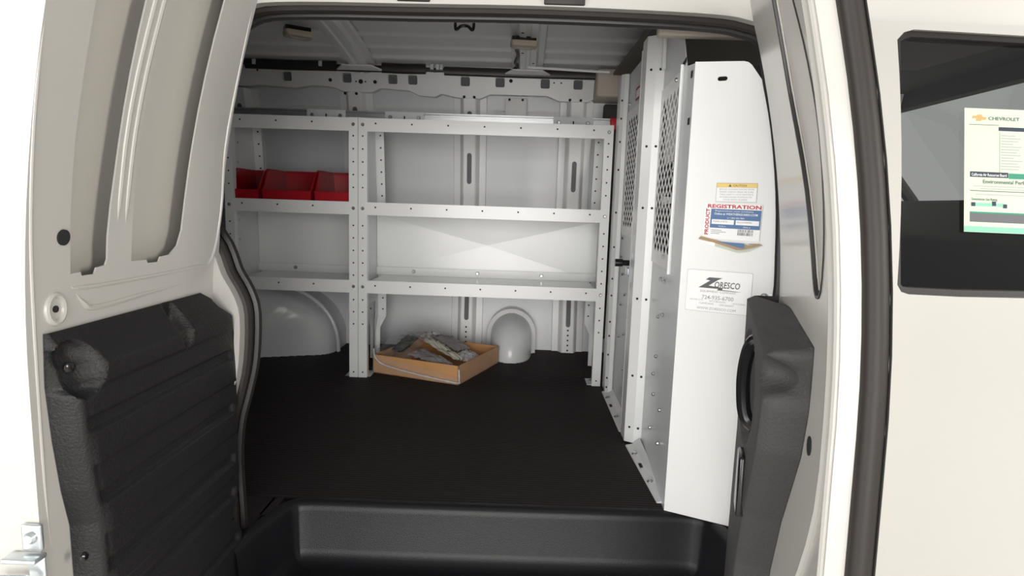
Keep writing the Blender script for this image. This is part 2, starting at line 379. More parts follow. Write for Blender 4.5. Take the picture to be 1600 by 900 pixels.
# ---- roof
def zr(y): return 1.50-0.10*((y+0.33)/0.95)**2
ys = []
y = -1.16
while y < 0.56: ys.append(y); y += 0.01
beads = (0.36, 0.24, 0.10, -0.08, -0.26, -0.44, -0.62, -0.8)
def zb(y): return zr(y)-sum(0.012*math.exp(-((y-b)/0.013)**2) for b in beads)
mb = MB().grid([[(x, y, zb(y)) for y in ys] for x in (-2.1, 2.45)])
mb.grid([[(x, y, zr(y)+0.05) for y in ys] for x in (-2.1, 2.45)])
ceil = struct(build('ceiling', mb, 'roof_grey', ang=60), 'bare grey sheet metal van roof with pressed ridges and cross bows', 'ceiling')
def bow(x0, slant=0.0):
    prof = [(-0.075, 0.0), (-0.070, -0.014), (-0.046, -0.016), (-0.036, -0.034), (-0.012, -0.036), (-0.006, -0.030), (0.006, -0.030), (0.012, -0.036), (0.036, -0.034), (0.046, -0.016), (0.070, -0.014), (0.075, 0.0)]
    yy = [-1.15+1.64*i/20 for i in range(21)]
    b = build('roof_bow', MB().grid([[(x0+slant*(y-0.45)+a, y, zr(y)-0.006+c) for a, c in prof] for y in yy]), 'inner_white', ceil, ang=20)
    build('bow_gusset', MB().prism([(x0-0.12, 0.43, zr(.43)-0.045), (x0+0.12, 0.43, zr(.43)-0.045), (x0+0.07, 0.36, zr(.36)-0.045), (x0-0.07, 0.36, zr(.36)-0.045)], (0, 0, 0.006)), 'inner_white', b)
    return b
b1 = bow(-0.105, -0.02); b2 = bow(0.70)
m2 = MB()
for k in range(6): m2.disc((0.70+(0.024 if k % 2 else -0.024), 0.40-0.12*k, zr(0.40-0.12*k)-0.041), (0, 0, -1), 0.006, 0.001, 8)
build('bow_holes', m2, 'hole_dark', b2)
# ---- passenger side body wall with the door opening
def onB(x, y, Y0):
    z = 0.6
    for i in range(50):
        p = onY(x, y, Y0+off(z)); z = 0.5*z+0.5*p.z
    return (p.x, p.z)
Lp = [onB(x, y, -1.27) for x, y in ((350, 385), (365, 425), (382, 455), (392, 490), (390, 560), (380, 610), (368, 660), (365, 720), (370, 800), (373, 880))]
Rp = [onB(x, y, -1.25) for x, y in ((1190, 66), (1203, 130), (1215, 200), (1223, 300), (1222, 400), (1216, 480))]
opening = [(0.035, 1.14), (0.09, 1.185), (0.20, 1.197), (0.45, 1.200), (0.70, 1.203), (0.95, 1.200), (1.10, 1.195), (1.17, 1.185)] + Rp + [(1.25, 0.3), (1.25, -0.1), (1.22, -0.17), (0.12, -0.17), (0.06, -0.12)] + Lp[::-1] + [(-0.008, 0.75), (-0.008, 0.90), (0.010, 1.06)]
opening = [tuple(v) for v in spline([Vector((a, b, 0)) for a, b in opening], 3)]
opening = [(p[0], p[1]) for p in opening]
bf = lambda u, v, t: Vector((u, -1.325-t+off(v), v))
mb = sheet([(-2.2, -0.45), (1.398, -0.45), (1.398, 1.27), (-2.2, 1.27)], [opening], bf, 0.07, (0.22, 0.07), 0.05)
body = struct(build('wall_passenger_side', mb, 'body_white', ang=40), 'white painted van side with the wide door opening', 'wall')
build('inner_lining', sheet([(-2.1, -0.1), (1.42, -0.1), (1.42, 1.35), (-2.1, 1.35)], [opening], lambda u, v, t: Vector((u, -1.235+off(v), v)), 0.0, (0.22, 0.07), 0.0), 'inner_skin', body, ang=40)
sp = [Vector((p[0], -1.288+off(p[1]), p[1])) for p in opening]
sl = build('door_seal', MB().tube(sp, 0.0135, 10, closed=True), 'seal_brown', body, label='dark rubber weatherstrip around the door opening')
def inset(P, d):
    out = []; n = len(P)
    for i in range(n):
        a, b = Vector(P[i-1]), Vector(P[(i+1) % n]); t = (b-a).normalized(); out.append((P[i][0]+(t.y)*d, P[i][1]-t.x*d))
    return out
ip = inset(opening, 0.010)
build('seal_lip', MB().tube([Vector((p[0], -1.262+off(p[1]), p[1])) for p in ip], 0.011, 8, closed=True), 'rubber_black', sl)
build('roof_gutter', MB().tube([(-2.2, -1.325+off(1.262), 1.262), (2.3, -1.325+off(1.262), 1.262)], 0.014, 8), 'body_white', body)
for xa, xb, yb in ((850, 914, 8), (620, 672, 2)):
    pa = onB(xa, yb, -1.325); pb = onB(xb, yb+1, -1.325); zz = (pa[1]+pb[1])/2
    box('striker_recess', (pa[0], -1.329+off(zz), zz), (pb[0], -1.30+off(zz), zz+0.035), 'seal_brown', body, 0.003)
# roof outer skin edge over the body side
build('roof_skin', MB().grid([[(x, -1.325+off(1.25)-0.0, 1.26) for x in (-2.2, 2.4)], [(x, -1.10, 1.42) for x in (-2.2, 2.4)], [(x, -0.8, 1.56) for x in (-2.2, 2.4)], [(x, 0.2, 1.58) for x in (-2.2, 2.4)], [(x, 0.62, 1.45) for x in (-2.2, 2.4)]]), 'body_white', body, ang=60)
box('roof_side', (1.398, -1.325+off(1.23), 1.192), (2.5, -1.20, 1.262), 'body_white', body)
struct(box('wall_rear', (-2.16, -1.32, -0.2), (-2.1, 0.72, 1.5), 'inner_skin'), 'closed rear end of the cargo area', 'wall')
# ---- cab ahead of the partition
cab = struct(build('wall_cab', MB().box((2.95, -1.25, -0.1), (3.0, 0.66, 0.80)).box((1.25, -1.20, 1.38), (2.62, 0.60, 1.40)).box((2.56, -1.22, 1.31), (2.62, 0.66, 1.40)), 'cab_dark'), 'dark cab interior ahead of the partition', 'wall')
box('headliner_edge', (1.02, -1.03, 1.20), (1.30, -1.0, 1.222), 'beige', cab, 0.004, label='beige rear edge of the cab headliner')
build('headliner', MB().prism([(1.10, -1.17, 1.225), (1.10, -0.9, 1.34), (1.10, 0.5, 1.40), (1.10, 0.5, 1.41), (1.10, -1.17, 1.36)], (1.2, 0, 0)), 'headliner', cab)
box('driver_door_card', (1.45, 0.55, -0.05), (2.95, 0.63, 0.80), 'cab_dark', cab, 0.01)
build('dashboard', MB().prism([(2.45, -1.2, 0.30), (2.42, -1.2, 0.70), (2.55, -1.2, 0.86), (2.99, -1.2, 0.87), (2.99, -1.2, 0.3)], (0, 1.8, 0)), 'cab_dark', cab, 0.015)
build('front_pillar', MB().tube([(2.57, 0.64, 1.34), (2.60, 0.65, 1.02), (2.74, 0.66, 0.86)], 0.03, 8), 'cab_dark', cab)
def seat(y0):
    t = empty('front_seat', (1.75, y0, 0))
    build('seat_cushion', MB().box((1.55, y0-0.25, 0.10), (2.10, y0+0.25, 0.30)), 'cab_seat', t, 0.05, 3)
    build('seat_back', MB().prism([(1.66, y0-0.24, 0.22), (1.50, y0-0.24, 0.22), (1.36, y0-0.24, 0.80), (1.48, y0-0.24, 0.82)], (0, 0.48, 0)), 'cab_seat', t, 0.04, 3)
    build('headrest', MB().box((1.34, y0-0.13, 0.84), (1.45, y0+0.13, 1.0)), 'cab_seat', t, 0.035, 3)
    return t
tag(seat(0.22), 'dark cloth driver seat on the far side of the cab', 'seat')
tag(seat(-0.78), 'dark cloth passenger seat behind the front door window', 'seat')
sw = empty('steering_wheel', (2.16, 0.22, 0.74))
tag(sw, 'black steering wheel at the dashboard', 'steering wheel')
c0 = Vector((2.16, 0.22, 0.76)); ax = Vector((-0.86, 0, 0.5)).normalized(); e1 = Vector((0, 1, 0)); e2 = ax.cross(e1)
build('wheel_rim', MB().tube([c0+e1*0.19*math.cos(2*math.pi*k/28)+e2*0.19*math.sin(2*math.pi*k/28) for k in range(28)], 0.015, 8, closed=True), 'gloss_black', sw)
for a in (0.3, math.pi-0.3, -math.pi/2): build('wheel_spoke', MB().tube([c0, c0+e1*0.19*math.cos(a)+e2*0.19*math.sin(a)], 0.016, 8), 'gloss_black', sw)
build('column', MB().tube([c0+ax*0.02, c0-ax*0.12], 0.045, 10), 'gloss_black', sw)
# ---- front passenger door (door_3)
win = []
for x, y in ((1402, 62), (1413, 50), (1428, 46), (1500, 50), (1600, 56), (1700, 60)): win.append(onB(x, y, -1.33))
win += [(2.28, 1.13), (2.42, 0.63), (2.3, 0.612)]
for x, y in ((1600, 466), (1500, 464), (1420, 460), (1408, 456), (1402, 445)): win.append(onB(x, y, -1.33))
fdm = lambda u, v, t: Vector((u, -1.33-t+off(v), v))
d3 = struct(build('door_3', sheet([(1.404, -0.42), (2.5, -0.42), (2.5, 0.62), (2.32, 1.188), (1.404, 1.188)], [win], fdm, 0.05, (0.2, 0.07), 0.03), 'body_white', ang=40), 'white front passenger door with tinted window', 'door')
cx = sum(p[0] for p in win)/len(win); cz = sum(p[1] for p in win)/len(win)
def shrink(P, d):
    area2 = sum(P[i-1][0]*P[i][1]-P[i][0]*P[i-1][1] for i in range(len(P)))
    return inset(P, -d if area2 > 0 else d)
wi = shrink(win, 0.013)
build('window_rubber', sheet(win, [wi], lambda u, v, t: fdm(u, v, t-0.010), 0.012, None, 0.02), 'rubber_black', d3, ang=50)
build('glass_pane', MB().add([fdm(a, b, -0.022) for a, b in wi], [tuple(range(len(wi)))]), 'tinted_glass', d3)
# printed window sheet stuck to the inside of the glass
A = Vector(fdm(*onB(1509, 168, -1.308), -0.026)); Bq = Vector(fdm(*onB(1508, 362, -1.308), -0.026)); Cq = Vector(fdm(*onB(1600, 170, -1.308), -0.026))
sw_h = (A-Bq).length; vv = (A-Bq).normalized(); uu = Vector((1, 0, -0.01)).normalized()
wf = Frame(Bq, uu, vv); k = sw_h/195.0
ws = flat('window_sticker', wf, rect(0, 0, 0.30, sw_h), 0, 'sheet_green', None)
tag(ws, 'pale green printed sheet behind the front door window', 'sticker')
def wr(px0, py0, px1, py1, m, h=0.0008, name='printed_block'):
    return flat(name, wf, rect((px0-1509)*k, (363-py1)*k, (px1-1509)*k, (363-py0)*k), h, m, ws, 0.0002)
def wt(s, px, py, hpx, m, wpx=None, bold=0.0): return text(wf, s, (px-1509)*k, (363-py)*k, hpx*k, m, ws, wpx*k if wpx else None, bold, h=0.0013)
flat('emblem', wf, [((a-1509)*k, (363-b)*k) for a, b in ((1521, 184), (1522, 180), (1528, 180), (1529, 178), (1536, 178), (1536, 181), (1543, 182), (1542, 186), (1535, 186), (1534, 188), (1527, 188), (1528, 184))], 0.0008, 'ink_gold', ws, 0.0002)
wt('CHEVROLET', 1546, 186, 5.5, 'ink_grey', 48, 0.01)
wr(1516, 193.5, 1562, 194.3, 'ink_grey'); wr(1562, 196.5, 1640, 202.5, 'ink_navy')
for i in range(13):
    wr(1566, 209+i*4.4, 1566+(22, 30, 26, 18, 31, 28, 24, 30, 20, 33, 25, 29, 27)[i], 210.6+i*4.4, 'ink_soft')
wr(1563.5, 204, 1564.2, 268, 'ink_soft')
wr(1518, 268, 1577, 276.5, 'ink_navy'); wr(1578, 269, 1640, 277.5, 'ink_green')
wt('California Air Resources Board', 1520, 274.8, 4.6, 'label_white', 54)
wt('Environmental Performance', 1538, 286, 6, 'ink_grey', 92, 0.012)
wr(1523, 290, 1620, 291.2, 'ink_soft'); wr(1534, 294, 1620, 295.2, 'ink_soft'); wr(1518, 297.5, 1640, 298.6, 'ink_grey'); wr(1527, 303, 1625, 304.2, 'ink_soft')
wt('Greenhouse Gas Rating', 1520, 313, 4, 'ink_grey', 40, 0.01)
wr(1521, 317, 1574, 322, 'ink_pale_green'); wr(1520, 316.5, 1526, 322.5, 'ink_navy', 0.0011); wr(1552, 314, 1558, 321, 'ink_navy', 0.0011); wr(1569, 318, 1575, 324, 'ink_navy', 0.0011)
wr(1518, 331, 1640, 347, 'ink_grey'); wr(1518, 331, 1640, 333.5, 'ink_green', 0.0012)
wr(1509.5, 354, 1640, 362.5, 'ink_pale_green', 0.0005)
build('windshield_pane', MB().add([(2.60, -1.2, 1.33), (2.60, 0.62, 1.33), (2.98, 0.62, 0.87), (2.98, -1.2, 0.87)], [(0, 1, 2, 3)]), 'tinted_glass', cab)

# ================================================================== SWING DOORS
def sm(x): x = min(1.0, max(0.0, x)); return x*x*(3-2*x)
# ---- rear half of the side doors (door_1), standing open at a right angle
X1 = 0.045
def L(u, v, t=0.0): return Vector((X1+t+off(v), -1.30-u, v))
def dl(x, y, t=0.0):
    z = 0.6
    for i in range(60):
        p = onX(x, y, X1+t+off(z)); z = 0.5*z+0.5*p.z
    return (-1.30-p.y, p.z)
W1 = 0.515
cA = [dl(*p) for p in ((110, 428), (126, 425), (128, 431), (148, 428), (151, 418), (165, 414), (168, 405), (169, 370), (174, 320), (187, 225), (206, 110), (230, 0))]
u1, u2 = cA[-1][0]-0.012, dl(150, 0)[0]
cA += [(u1, 1.13), (u1+0.012, 1.145), (u2-0.012, 1.145), (u2, 1.13)] + [dl(*p) for p in ((150, 0), (132, 110), (117, 225), (110, 340))]
cB = [dl(*p) for p in ((205, 408), (229, 406), (231, 411), (248, 409), (251, 401), (265, 398), (277, 384), (284, 360), (290, 310), (302, 225), (322, 120), (352, 0))]
u1, u2 = cB[-1][0]-0.004, dl(265, 0)[0]-0.008
cB += [(u1+0.004, 1.15), (u1+0.016, 1.16), (u2-0.012, 1.16), (u2, 1.15)] + [dl(*p) for p in ((265, 0), (238, 110), (217, 225), (208, 330))]
outline1 = [(0.0, -0.28), (W1, -0.28), (W1, 1.17), (W1-0.03, 1.20), (0.03, 1.20), (0.0, 1.17)]
d1 = struct(build('door_1', sheet(outline1, [cA, cB], L, 0.085, (0.05, 0.05), 0.003), 'body_white', ang=40), 'open white rear half of the side door with black lower panel', 'door')
build('door_skin', MB().grid([[L(0.02+0.47*k/6, 0.55+0.64*i/14, -0.036) for k in range(7)] for i in range(15)]), 'cell_skin', d1, ang=60)
n = 20
build('outer_skin', MB().grid([[L(a, -0.30+1.52*i/n, -0.087) for a in (-0.012, W1+0.012)] for i in range(n+1)]), 'body_white', d1, ang=60)
for q0, q1 in (((243, 0), (184, 350)), ((257, 0), (196, 352))):                # two beads pressed in the stiffener between the cells
    P = []
    for i in range(13):
        s = i/12; x = q0[0]+(q1[0]-q0[0])*s+(-10*math.sin(math.pi*s)); y_ = q0[1]+(q1[1]-q0[1])*s
        a, b = dl(x, y_); P.append(L(a, b, -0.001))
    a, b = dl(q0[0], 0); P = [L(a-0.004, 1.14, -0.001)]+P
    build('pressed_bead', MB().tube(P, [0.005]*(len(P)-2)+[0.004, 0.001], 8, sq=0.8), 'body_white', d1)
def line1(pts, r, m='body_white', t=-0.001, name='pressed_crease'):
    P = [L(*dl(*p), t) for p in pts]
    Q_ = spline(P, 4); n_ = len(Q_); build(name, MB().tube(Q_, [r*min(1, (i+0.2)/5, (n_-0.8-i)/5) for i in range(n_)], 8), m, d1)
line1([(113, 445), (122, 450), (200, 438), (300, 418), (330, 405), (345, 330), (352, 230), (372, 120), (398, 0)], 0.004)
line1([(117, 455), (130, 473), (150, 480), (230, 458), (300, 440)], 0.005)
line1([(75, 0), (60, 110), (51, 225), (48, 380), (56, 560), (70, 760), (86, 900)], 0.003)
a, b = dl(98, 371); build('drain_hole', MB().disc(L(a, b, 0.001), (1, 0, -0.12), 0.0115, 0.0015, 16), 'hole_dark', d1)
a, b = dl(86, 483); nrm = Vector((1, 0, 0)); c = L(a, b)
build('bolt_boss', MB().tube([c+Vector((0, 0.016*math.cos(q*math.pi/10), 0.02*math.sin(q*math.pi/10))) for q in range(20)], 0.005, 8, closed=True), 'body_white', d1)
build('boss_hole', MB().disc(c, nrm, 0.005, 0.002, 12), 'hole_dark', d1)
# hinge edge return that meets the body, and the free-edge catch
CX = 0.010; CY = 0.007
cl = build('door_catch', MB().box((0.014, -1.8300, 0.279), (0.042, -1.8225, 0.318)), 'zinc', d1, 0.003, label='zinc plated catch bracket on the door edge')
build('catch_shelf', MB().box((-0.004, -1.846, 0.268), (0.044, -1.8225, 0.275)), 'zinc', cl, 0.002)
build('catch_bar', MB().tube([(-0.018, -1.842, 0.243), (0.022, -1.842, 0.245), (0.034, -1.838, 0.238)], 0.006, 10), 'zinc', cl)
build('catch_plate', MB().box((0.018, -1.8265, 0.215), (0.042, -1.8225, 0.268)), 'zinc', cl, 0.002)
build('catch_bolt', MB().disc((0.029, -1.8305, 0.300), (0, -1, 0), 0.009, 0.006, 12, True), 'zinc', cl)
for ch in [cl]: ch.location = (CX, CY, -0.004)
# black lower panel, a height field over its outline
gz = [0.437, 0.319, 0.206, 0.128, 0.02, -0.09]
def uR(z):                                     # free-edge side of the panel outline
    K = [(-0.3, 0.455), (0.28, 0.462), (0.34, 0.474), (0.42, 0.484), (0.5, 0.49), (0.56, 0.488)]
    for (a, b), (c, d) in zip(K, K[1:]):
        if z <= c: return b+(d-b)*(z-a)/(c-a)
    return K[-1][1]
def uL(z):                                     # hinge side
    K = [(-0.3, 0.004), (0.02, 0.006), (0.05, 0.020), (0.072, 0.050), (0.095, 0.030), (0.13, 0.010), (0.45, 0.012), (0.52, 0.022), (0.545, 0.050), (0.56, 0.056), (0.576, 0.080)]
    for (a, b), (c, d) in zip(K, K[1:]):
        if z <= c: return b+(d-b)*(z-a)/(c-a)
    return K[-1][1]
NU, NZ = 110, 300; rows = []
for j in range(NZ+1):
    z = -0.28+(0.576+0.28)*j/NZ; a, b = uL(z), uR(z); row = []
    for i in range(NU+1):
        u = a+(b-a)*i/NU
        e = min(sm((b-u)/0.010+0.02), sm((u-a)/0.010+0.02), 0.12+0.88*min(1, (0.576-z)/0.055))
        t = 0.047*max(0.02, e)*(0.80+0.20*sm((b-u)/0.03))
        if u < b-0.02 and u > a+0.012:
            for q, zc in enumerate(gz):
                lo = a+0.02; hi = b-0.018
                if lo < u < hi:
                    t -= 0.0085*sm((0.0125-abs(z-zc))/0.004)*sm((u-lo)/0.01)*sm((hi-u)/0.01)
            for zs in (0.493, 0.377, 0.262, 0.165): t -= 0.004*sm((zs-z)/0.004)*sm(1-(zs-z)/0.115)
        for (sc_u, sc_z, ru, rz, dp) in ((0.462, 0.520, 0.034, 0.042, 0.034), (0.205, 0.538, 0.021, 0.046, 0.034)):
            r2 = ((u-sc_u)/ru)**2+((z-sc_z)/rz)**2
            if r2 < 1: t = min(t, max(0.004, t-dp*(1-r2)**0.6))
        row.append(L(u, z, max(t, 0.0012)))
    rows.append(row)
tp = build('lower_panel', MB().grid(rows), 'trim_black', d1, ang=75, label='black textured plastic panel with horizontal grooves')
build('panel_screw', MB().disc(L(0.462, 0.522, 0.016), (1, -0.4, 0), 0.008, 0.003, 10, True), 'gloss_black', tp)
for p in ((142, 870), (254, 858)):
    a, b = dl(*p, 0.047); build('panel_clip', MB().disc(L(a, b, 0.037), (1, 0, 0), 0.007, 0.004, 10, True), 'gloss_black', tp)
# ---- front half of the side doors (door_2)
AN = math.radians(16); U2 = Vector((-math.sin(AN), -math.cos(AN), 0)); N2 = Vector((-math.cos(AN), math.sin(AN), 0)); H2 = Vector((1.26, -1.30, 0))
def R2(u, v, t=0.0): return H2 + U2*u + N2*(t+off(v)) + Vector((0, 0, v))
W2 = 0.562
def w2(z): return W2+0.09*min(0.75, max(0.0, 1.0-z))
cell2 = [(0.43, 0.655), (0.465, 0.668), (0.49, 0.75), (0.495, 0.88), (0.47, 0.98), (0.44, 1.06), (0.415, 1.12), (0.39, 1.14), (0.30, 1.145), (0.275, 1.12), (0.28, 0.97), (0.355, 0.81), (0.405, 0.68)]
cell2 = [(p.x, p.y) for p in spline([Vector((a, b, 0)) for a, b in cell2+[cell2[0]]], 3)[:-1]]
d2 = struct(build('door_2', sheet([(0.0, -0.28)]+[(w2(-0.28+0.08*i), -0.28+0.08*i) for i in range(18)]+[(W2, 1.17), (W2-0.03, 1.20), (0.02, 1.20), (0.0, 1.17)], [cell2], R2, 0.052, (0.05, 0.05), 0.007), 'body_white', ang=40), 'open white front half of the side door seen almost edge on', 'door')
build('door_skin', MB().grid([[R2(a, 0.62+0.55*i/10, -0.0075) for a in (0.24, 0.38, 0.52)] for i in range(11)]), 'cell_skin', d2, ang=60)
build('outer_skin', MB().grid([[R2(a, -0.30+1.52*i/20, -0.054) for a in (-0.015, w2(-0.30+1.52*i/20)+0.004)] for i in range(21)]), 'body_white', d2, ang=60)
zz = [-0.28+1.46*i/24 for i in range(25)]
build('cell_edge_shade', MB().tube([R2(a-0.003, b, -0.002) for a, b in cell2], 0.004, 6, closed=True), 'rubber_black', d2)  # black line standing in for the shadow along the cell edge
es = [(0.0, -0.022), (0.010, -0.024), (0.016, -0.034), (0.013, -0.045), (0.0, -0.052)]
build('edge_seal', MB().grid([[R2(w2(v)+a, v, b) for a, b in es] for v in zz]), 'seal_brown', d2, ang=60, label='wide dark rubber seal on the free door edge')
build('edge_bead', MB().tube([R2(w2(v)-0.012, v, 0.0) for v in zz], 0.006, 8), 'body_white', d2)
build('frame_bead', MB().tube([R2(w2(v)-0.045-(0.20*sm((0.45-v)/0.4)), v, 0.0) for v in zz], 0.007, 8), 'body_white', d2)
def vR(z):
    K = [(-0.3, 0.13), (0.096, 0.215), (0.231, 0.285), (0.335, 0.36), (0.40, 0.405), (0.478, 0.43), (0.58, 0.43)]
    for (a, b), (c, d) in zip(K, K[1:]):
        if z <= c: return b+(d-b)*(z-a)/(c-a)
    return K[-1][1]
rows = []; NU, NZ = 60, 110
for j in range(NZ+1):
    z = -0.28+(0.60+0.28)*j/NZ; b = vR(z); a = 0.005; row = []
    zt = 0.60-0.06*sm((0.43-0.0)/0.43)*0
    for i in range(NU+1):
        u = a+(b-a)*i/NU; ztop = 0.615-0.035*(u/0.43)
        e = min(sm((b-u)/0.012+0.02), sm((u-a)/0.012+0.02), sm((ztop-z)/0.02+0.02))
        t = 0.066*e*(0.93+0.07*sm((b-u)/0.03))
        r2 = ((u-0.16)/0.15)**2+((z-0.44)/0.105)**2
        if r2 < 1: t = min(t, max(0.012, t-0.045*(1-r2)**0.5))
        r2 = ((u-0.42)/0.05)**2+((z-0.525)/0.03)**2
        if r2 < 1: t = min(t, max(0.004, t-0.05*(1-r2)**0.6))
        row.append(R2(u, min(z, ztop), max(t, 0.001)))
    rows.append(row)
tp2 = build('lower_panel', MB().grid(rows), 'trim_grey', d2, ang=75, label='dark grey textured plastic panel with grab handle')
build('grab_handle', MB().tube(spline([R2(0.20, 0.545, 0.03), R2(0.19, 0.535, 0.062), R2(0.17, 0.49, 0.072), R2(0.16, 0.43, 0.072), R2(0.165, 0.375, 0.062), R2(0.18, 0.355, 0.03)], 5), 0.013, 10), 'gloss_black', tp2)
build('latch_lever', MB().prism([R2(0.20, 0.33, 0.062), R2(0.26, 0.33, 0.062), R2(0.27, 0.22, 0.062), R2(0.21, 0.22, 0.062)], N2*0.014), 'gloss_black', tp2, 0.004)
build('panel_plug', MB().disc(R2(0.46, 0.44, 0.0), N2, 0.014, 0.002, 12), 'hole_dark', d2)

# ================================================================== SHELVING UNITS
LIPS = [(1.062, 1.117), (0.714, 0.768), (0.377, 0.432)]
def unit(x0, x1, label, crease):
    t = empty('shelving_unit', (x0, 0, 0))
    tag(t, label, 'shelving', 'white steel shelving units along the far wall')
    for s, xa in ((1, x0), (-1, x1-0.038)):
        p = build('post', MB().prism([(xa, 0, 0), (xa+0.038, 0, 0), (xa+0.038, 0.028, 0), (xa+0.0355, 0.028, 0), (xa+0.0355, 0.0025, 0), (xa+0.0025, 0.0025, 0), (xa+0.0025, 0.028, 0), (xa, 0.028, 0)], (0, 0, 1.118)), 'powder_white', t)
        h = MB()
        for z in [0.024]+[0.24+0.0535*k for k in range(16)]:
            if not any(a-0.012 < z < b+0.012 for a, b in LIPS): h.disc((xa+0.019, -0.0002, z), (0, -1, 0), 0.0036, 0.0006, 8)
        build('post_holes', h, 'hole_dark', p)
        for a, b in LIPS: build('bolt', MB().disc((xa+0.019, -0.0005, (a+b)/2), (0, -1, 0), 0.0075, 0.005, 10, True), 'bolt_steel', p)
        xs = x0+0.003 if s > 0 else x1-0.005                    # side panel following the leaning wall
        out = [(0.02, 0.30), (0.02, 1.115), (0.27, 1.115), (0.33, 0.70), (0.345, 0.21), (0.31, 0.165), (0.31, 0.01), (0.285, 0.01), (0.285, 0.18), (0.30, 0.30)]
        sp_ = build('side_panel', MB().prism([(xs, a, b) for a, b in out], (0.002, 0, 0)), 'powder_grey', t)
        fl = [(0.268, 1.113), (0.328, 0.70), (0.343, 0.215)]
        xf = xs if s > 0 else xs+0.002
        rows = [[(xf, a, b), (xf+s*0.042, a, b)] for a, b in fl]+[[(xf, 0.31, 0.165), (xf+s*0.020, 0.31, 0.165)], [(xf, 0.308, 0.01), (xf+s*0.020, 0.308, 0.01)]]
        rear = build('rear_upright', MB().grid(rows), 'powder_white', t)
        h = MB()
        for k in range(16):
            z = 0.25+k*0.055; yy = 0.268+(1.113-z)/(1.113-0.70)*0.06 if z > 0.70 else 0.328+(0.70-z)/(0.485)*0.015
            h.disc((xf+s*0.026, yy-0.0006, z), (0, -1, 0), 0.004, 0.0006, 8)
        build('upright_holes', h, 'hole_dark', rear)
        h = MB()
        for k in range(7): h.disc((xs+0.001+s*0.0015, 0.12, 0.50+k*0.085), (s, 0, 0), 0.006, 0.001, 8)
        build('panel_bolts', h, 'bolt_steel', sp_)
        bx = xa-0.02 if s < 0 else xa+0.002
        ft = build('foot_plate', MB().box((bx, 0.004, 0.0025), (bx+0.05, 0.10, 0.006)), 'zinc', t, 0.002)
        build('foot_bolt', MB().disc((bx+0.02, 0.07, 0.0065), (0, 0, 1), 0.007, 0.004, 8, True), 'bolt_steel', ft)
    for k, (a, b) in enumerate(LIPS):
        dp = (0.27, 0.318, 0.335)[k]
        xa, xb = x0+0.038, x1-0.038
        sh = build('shelf', MB().prism([(xa, 0.0005, a), (xa, 0.0005, b), (xa, 0.004, b), (xa, 0.004, b-0.008), (xa, dp, b-0.008), (xa, dp, b-0.0105), (xa, 0.003, b-0.0105), (xa, 0.003, a+0.002), (xa, 0.014, a+0.002), (xa, 0.014, a)], (xb-xa, 0, 0)), 'powder_white', t)
        h = MB(); x = xa+0.035
        while x < xb-0.02: h.disc((x, 0.0003, (a+b)/2+0.006), (0, -1, 0), 0.0038, 0.0006, 8); x += 0.152
        build('lip_holes', h, 'hole_dark', sh)
    xa, xb = x0+0.006, x1-0.006
    zc, xc = 0.58, x0+(x1-x0)*0.5; D = 0.013 if crease else 0.0
    q = [(xa, 0.318, 0.425), (xb, 0.318, 0.425), (xb, 0.308, 0.712), (xa, 0.308, 0.712), (xc, 0.313+D, zc)]
    bpn = build('back_panel', MB().add(q+[(a, b+0.004, c) for a, b, c in q], [(0, 1, 4), (1, 2, 4), (2, 3, 4), (3, 0, 4), (6, 5, 9), (7, 6, 9), (8, 7, 9), (5, 8, 9)]), 'powder_white', t, ang=0.5 if crease else 60)
    build('panel_flange', MB().box((xa, 0.304, 0.4245), (xb, 0.308, 0.462)), 'powder_white', bpn)
    x = xa+0.18
    while x < xb-0.03: build('bolt', MB().disc((x, 0.3035, 0.445), (0, -1, 0), 0.009, 0.006, 10, True), 'bolt_steel', bpn); x += 0.307
    return t
unit(0.0, 1.067, 'wide white steel shelving unit next to the partition', True)
unit(-0.572, -0.002, 'narrow white steel shelving unit holding red bins', False)

# ================================================================== RED BINS
def bin_(x0, x1, label):
    t = empty('storage_bin', ((x0+x1)/2, 0.15, 0.762)); tag(t, label, 'bin', 'red plastic bins on the middle shelf')
    z0, y0, y1, H = 0.7605, 0.016, 0.29, 0.135; ti = 0.004; tp_ = 0.008
    build('floor_panel', MB().box((x0+tp_, y0, z0), (x1-tp_, y1, z0+ti)), 'red_plastic', t)
    side = [(y0, z0), (y1, z0), (y1, z0+H), (y0+0.085, z0+H), (y0+0.06, z0+H-0.012), (y0+0.012, z0+0.052), (y0-0.002, z0+0.046)]
    for s, xx in ((1, x0), (-1, x1)):
        m_ = MB().loft([[(xx+s*(tp_*(1-(b-z0)/H)), a, b) for a, b in side], [(xx+s*(tp_*(1-(b-z0)/H)+ti), a, b) for a, b in side]])
        build('side_wall', m_, 'red_plastic', t)
        rimp = [(xx+s*(tp_*(1-(b-z0)/H)+ti/2), a, b) for a, b in side[2:]]
        build('side_rim', MB().tube(rimp, 0.0045, 6), 'red_plastic', t)
    build('back_wall', MB().prism([(x0+tp_, y1-ti, z0), (x1-tp_, y1-ti, z0), (x1, y1-ti, z0+H), (x0, y1-ti, z0+H)], (0, ti, 0)), 'red_plastic', t)
    build('front_wall', MB().prism([(x0+tp_, y0, z0), (x1-tp_, y0, z0), (x1-tp_+0.004, y0-0.004, z0+0.046), (x0+tp_-0.004, y0-0.004, z0+0.046)], (0, ti, 0)), 'red_plastic', t)
    build('top_rim', MB().tube([(x0, y1-0.002, z0+H), (x1, y1-0.002, z0+H)], 0.005, 6), 'red_plastic', t)
    return t
bin_(-0.566, -0.428, 'red plastic bin beside the outer post of the narrow unit')
bin_(-0.423, -0.202, 'red plastic bin standing between two other red bins')
bin_(-0.197, -0.006, 'red plastic bin beside the double posts of the two units')

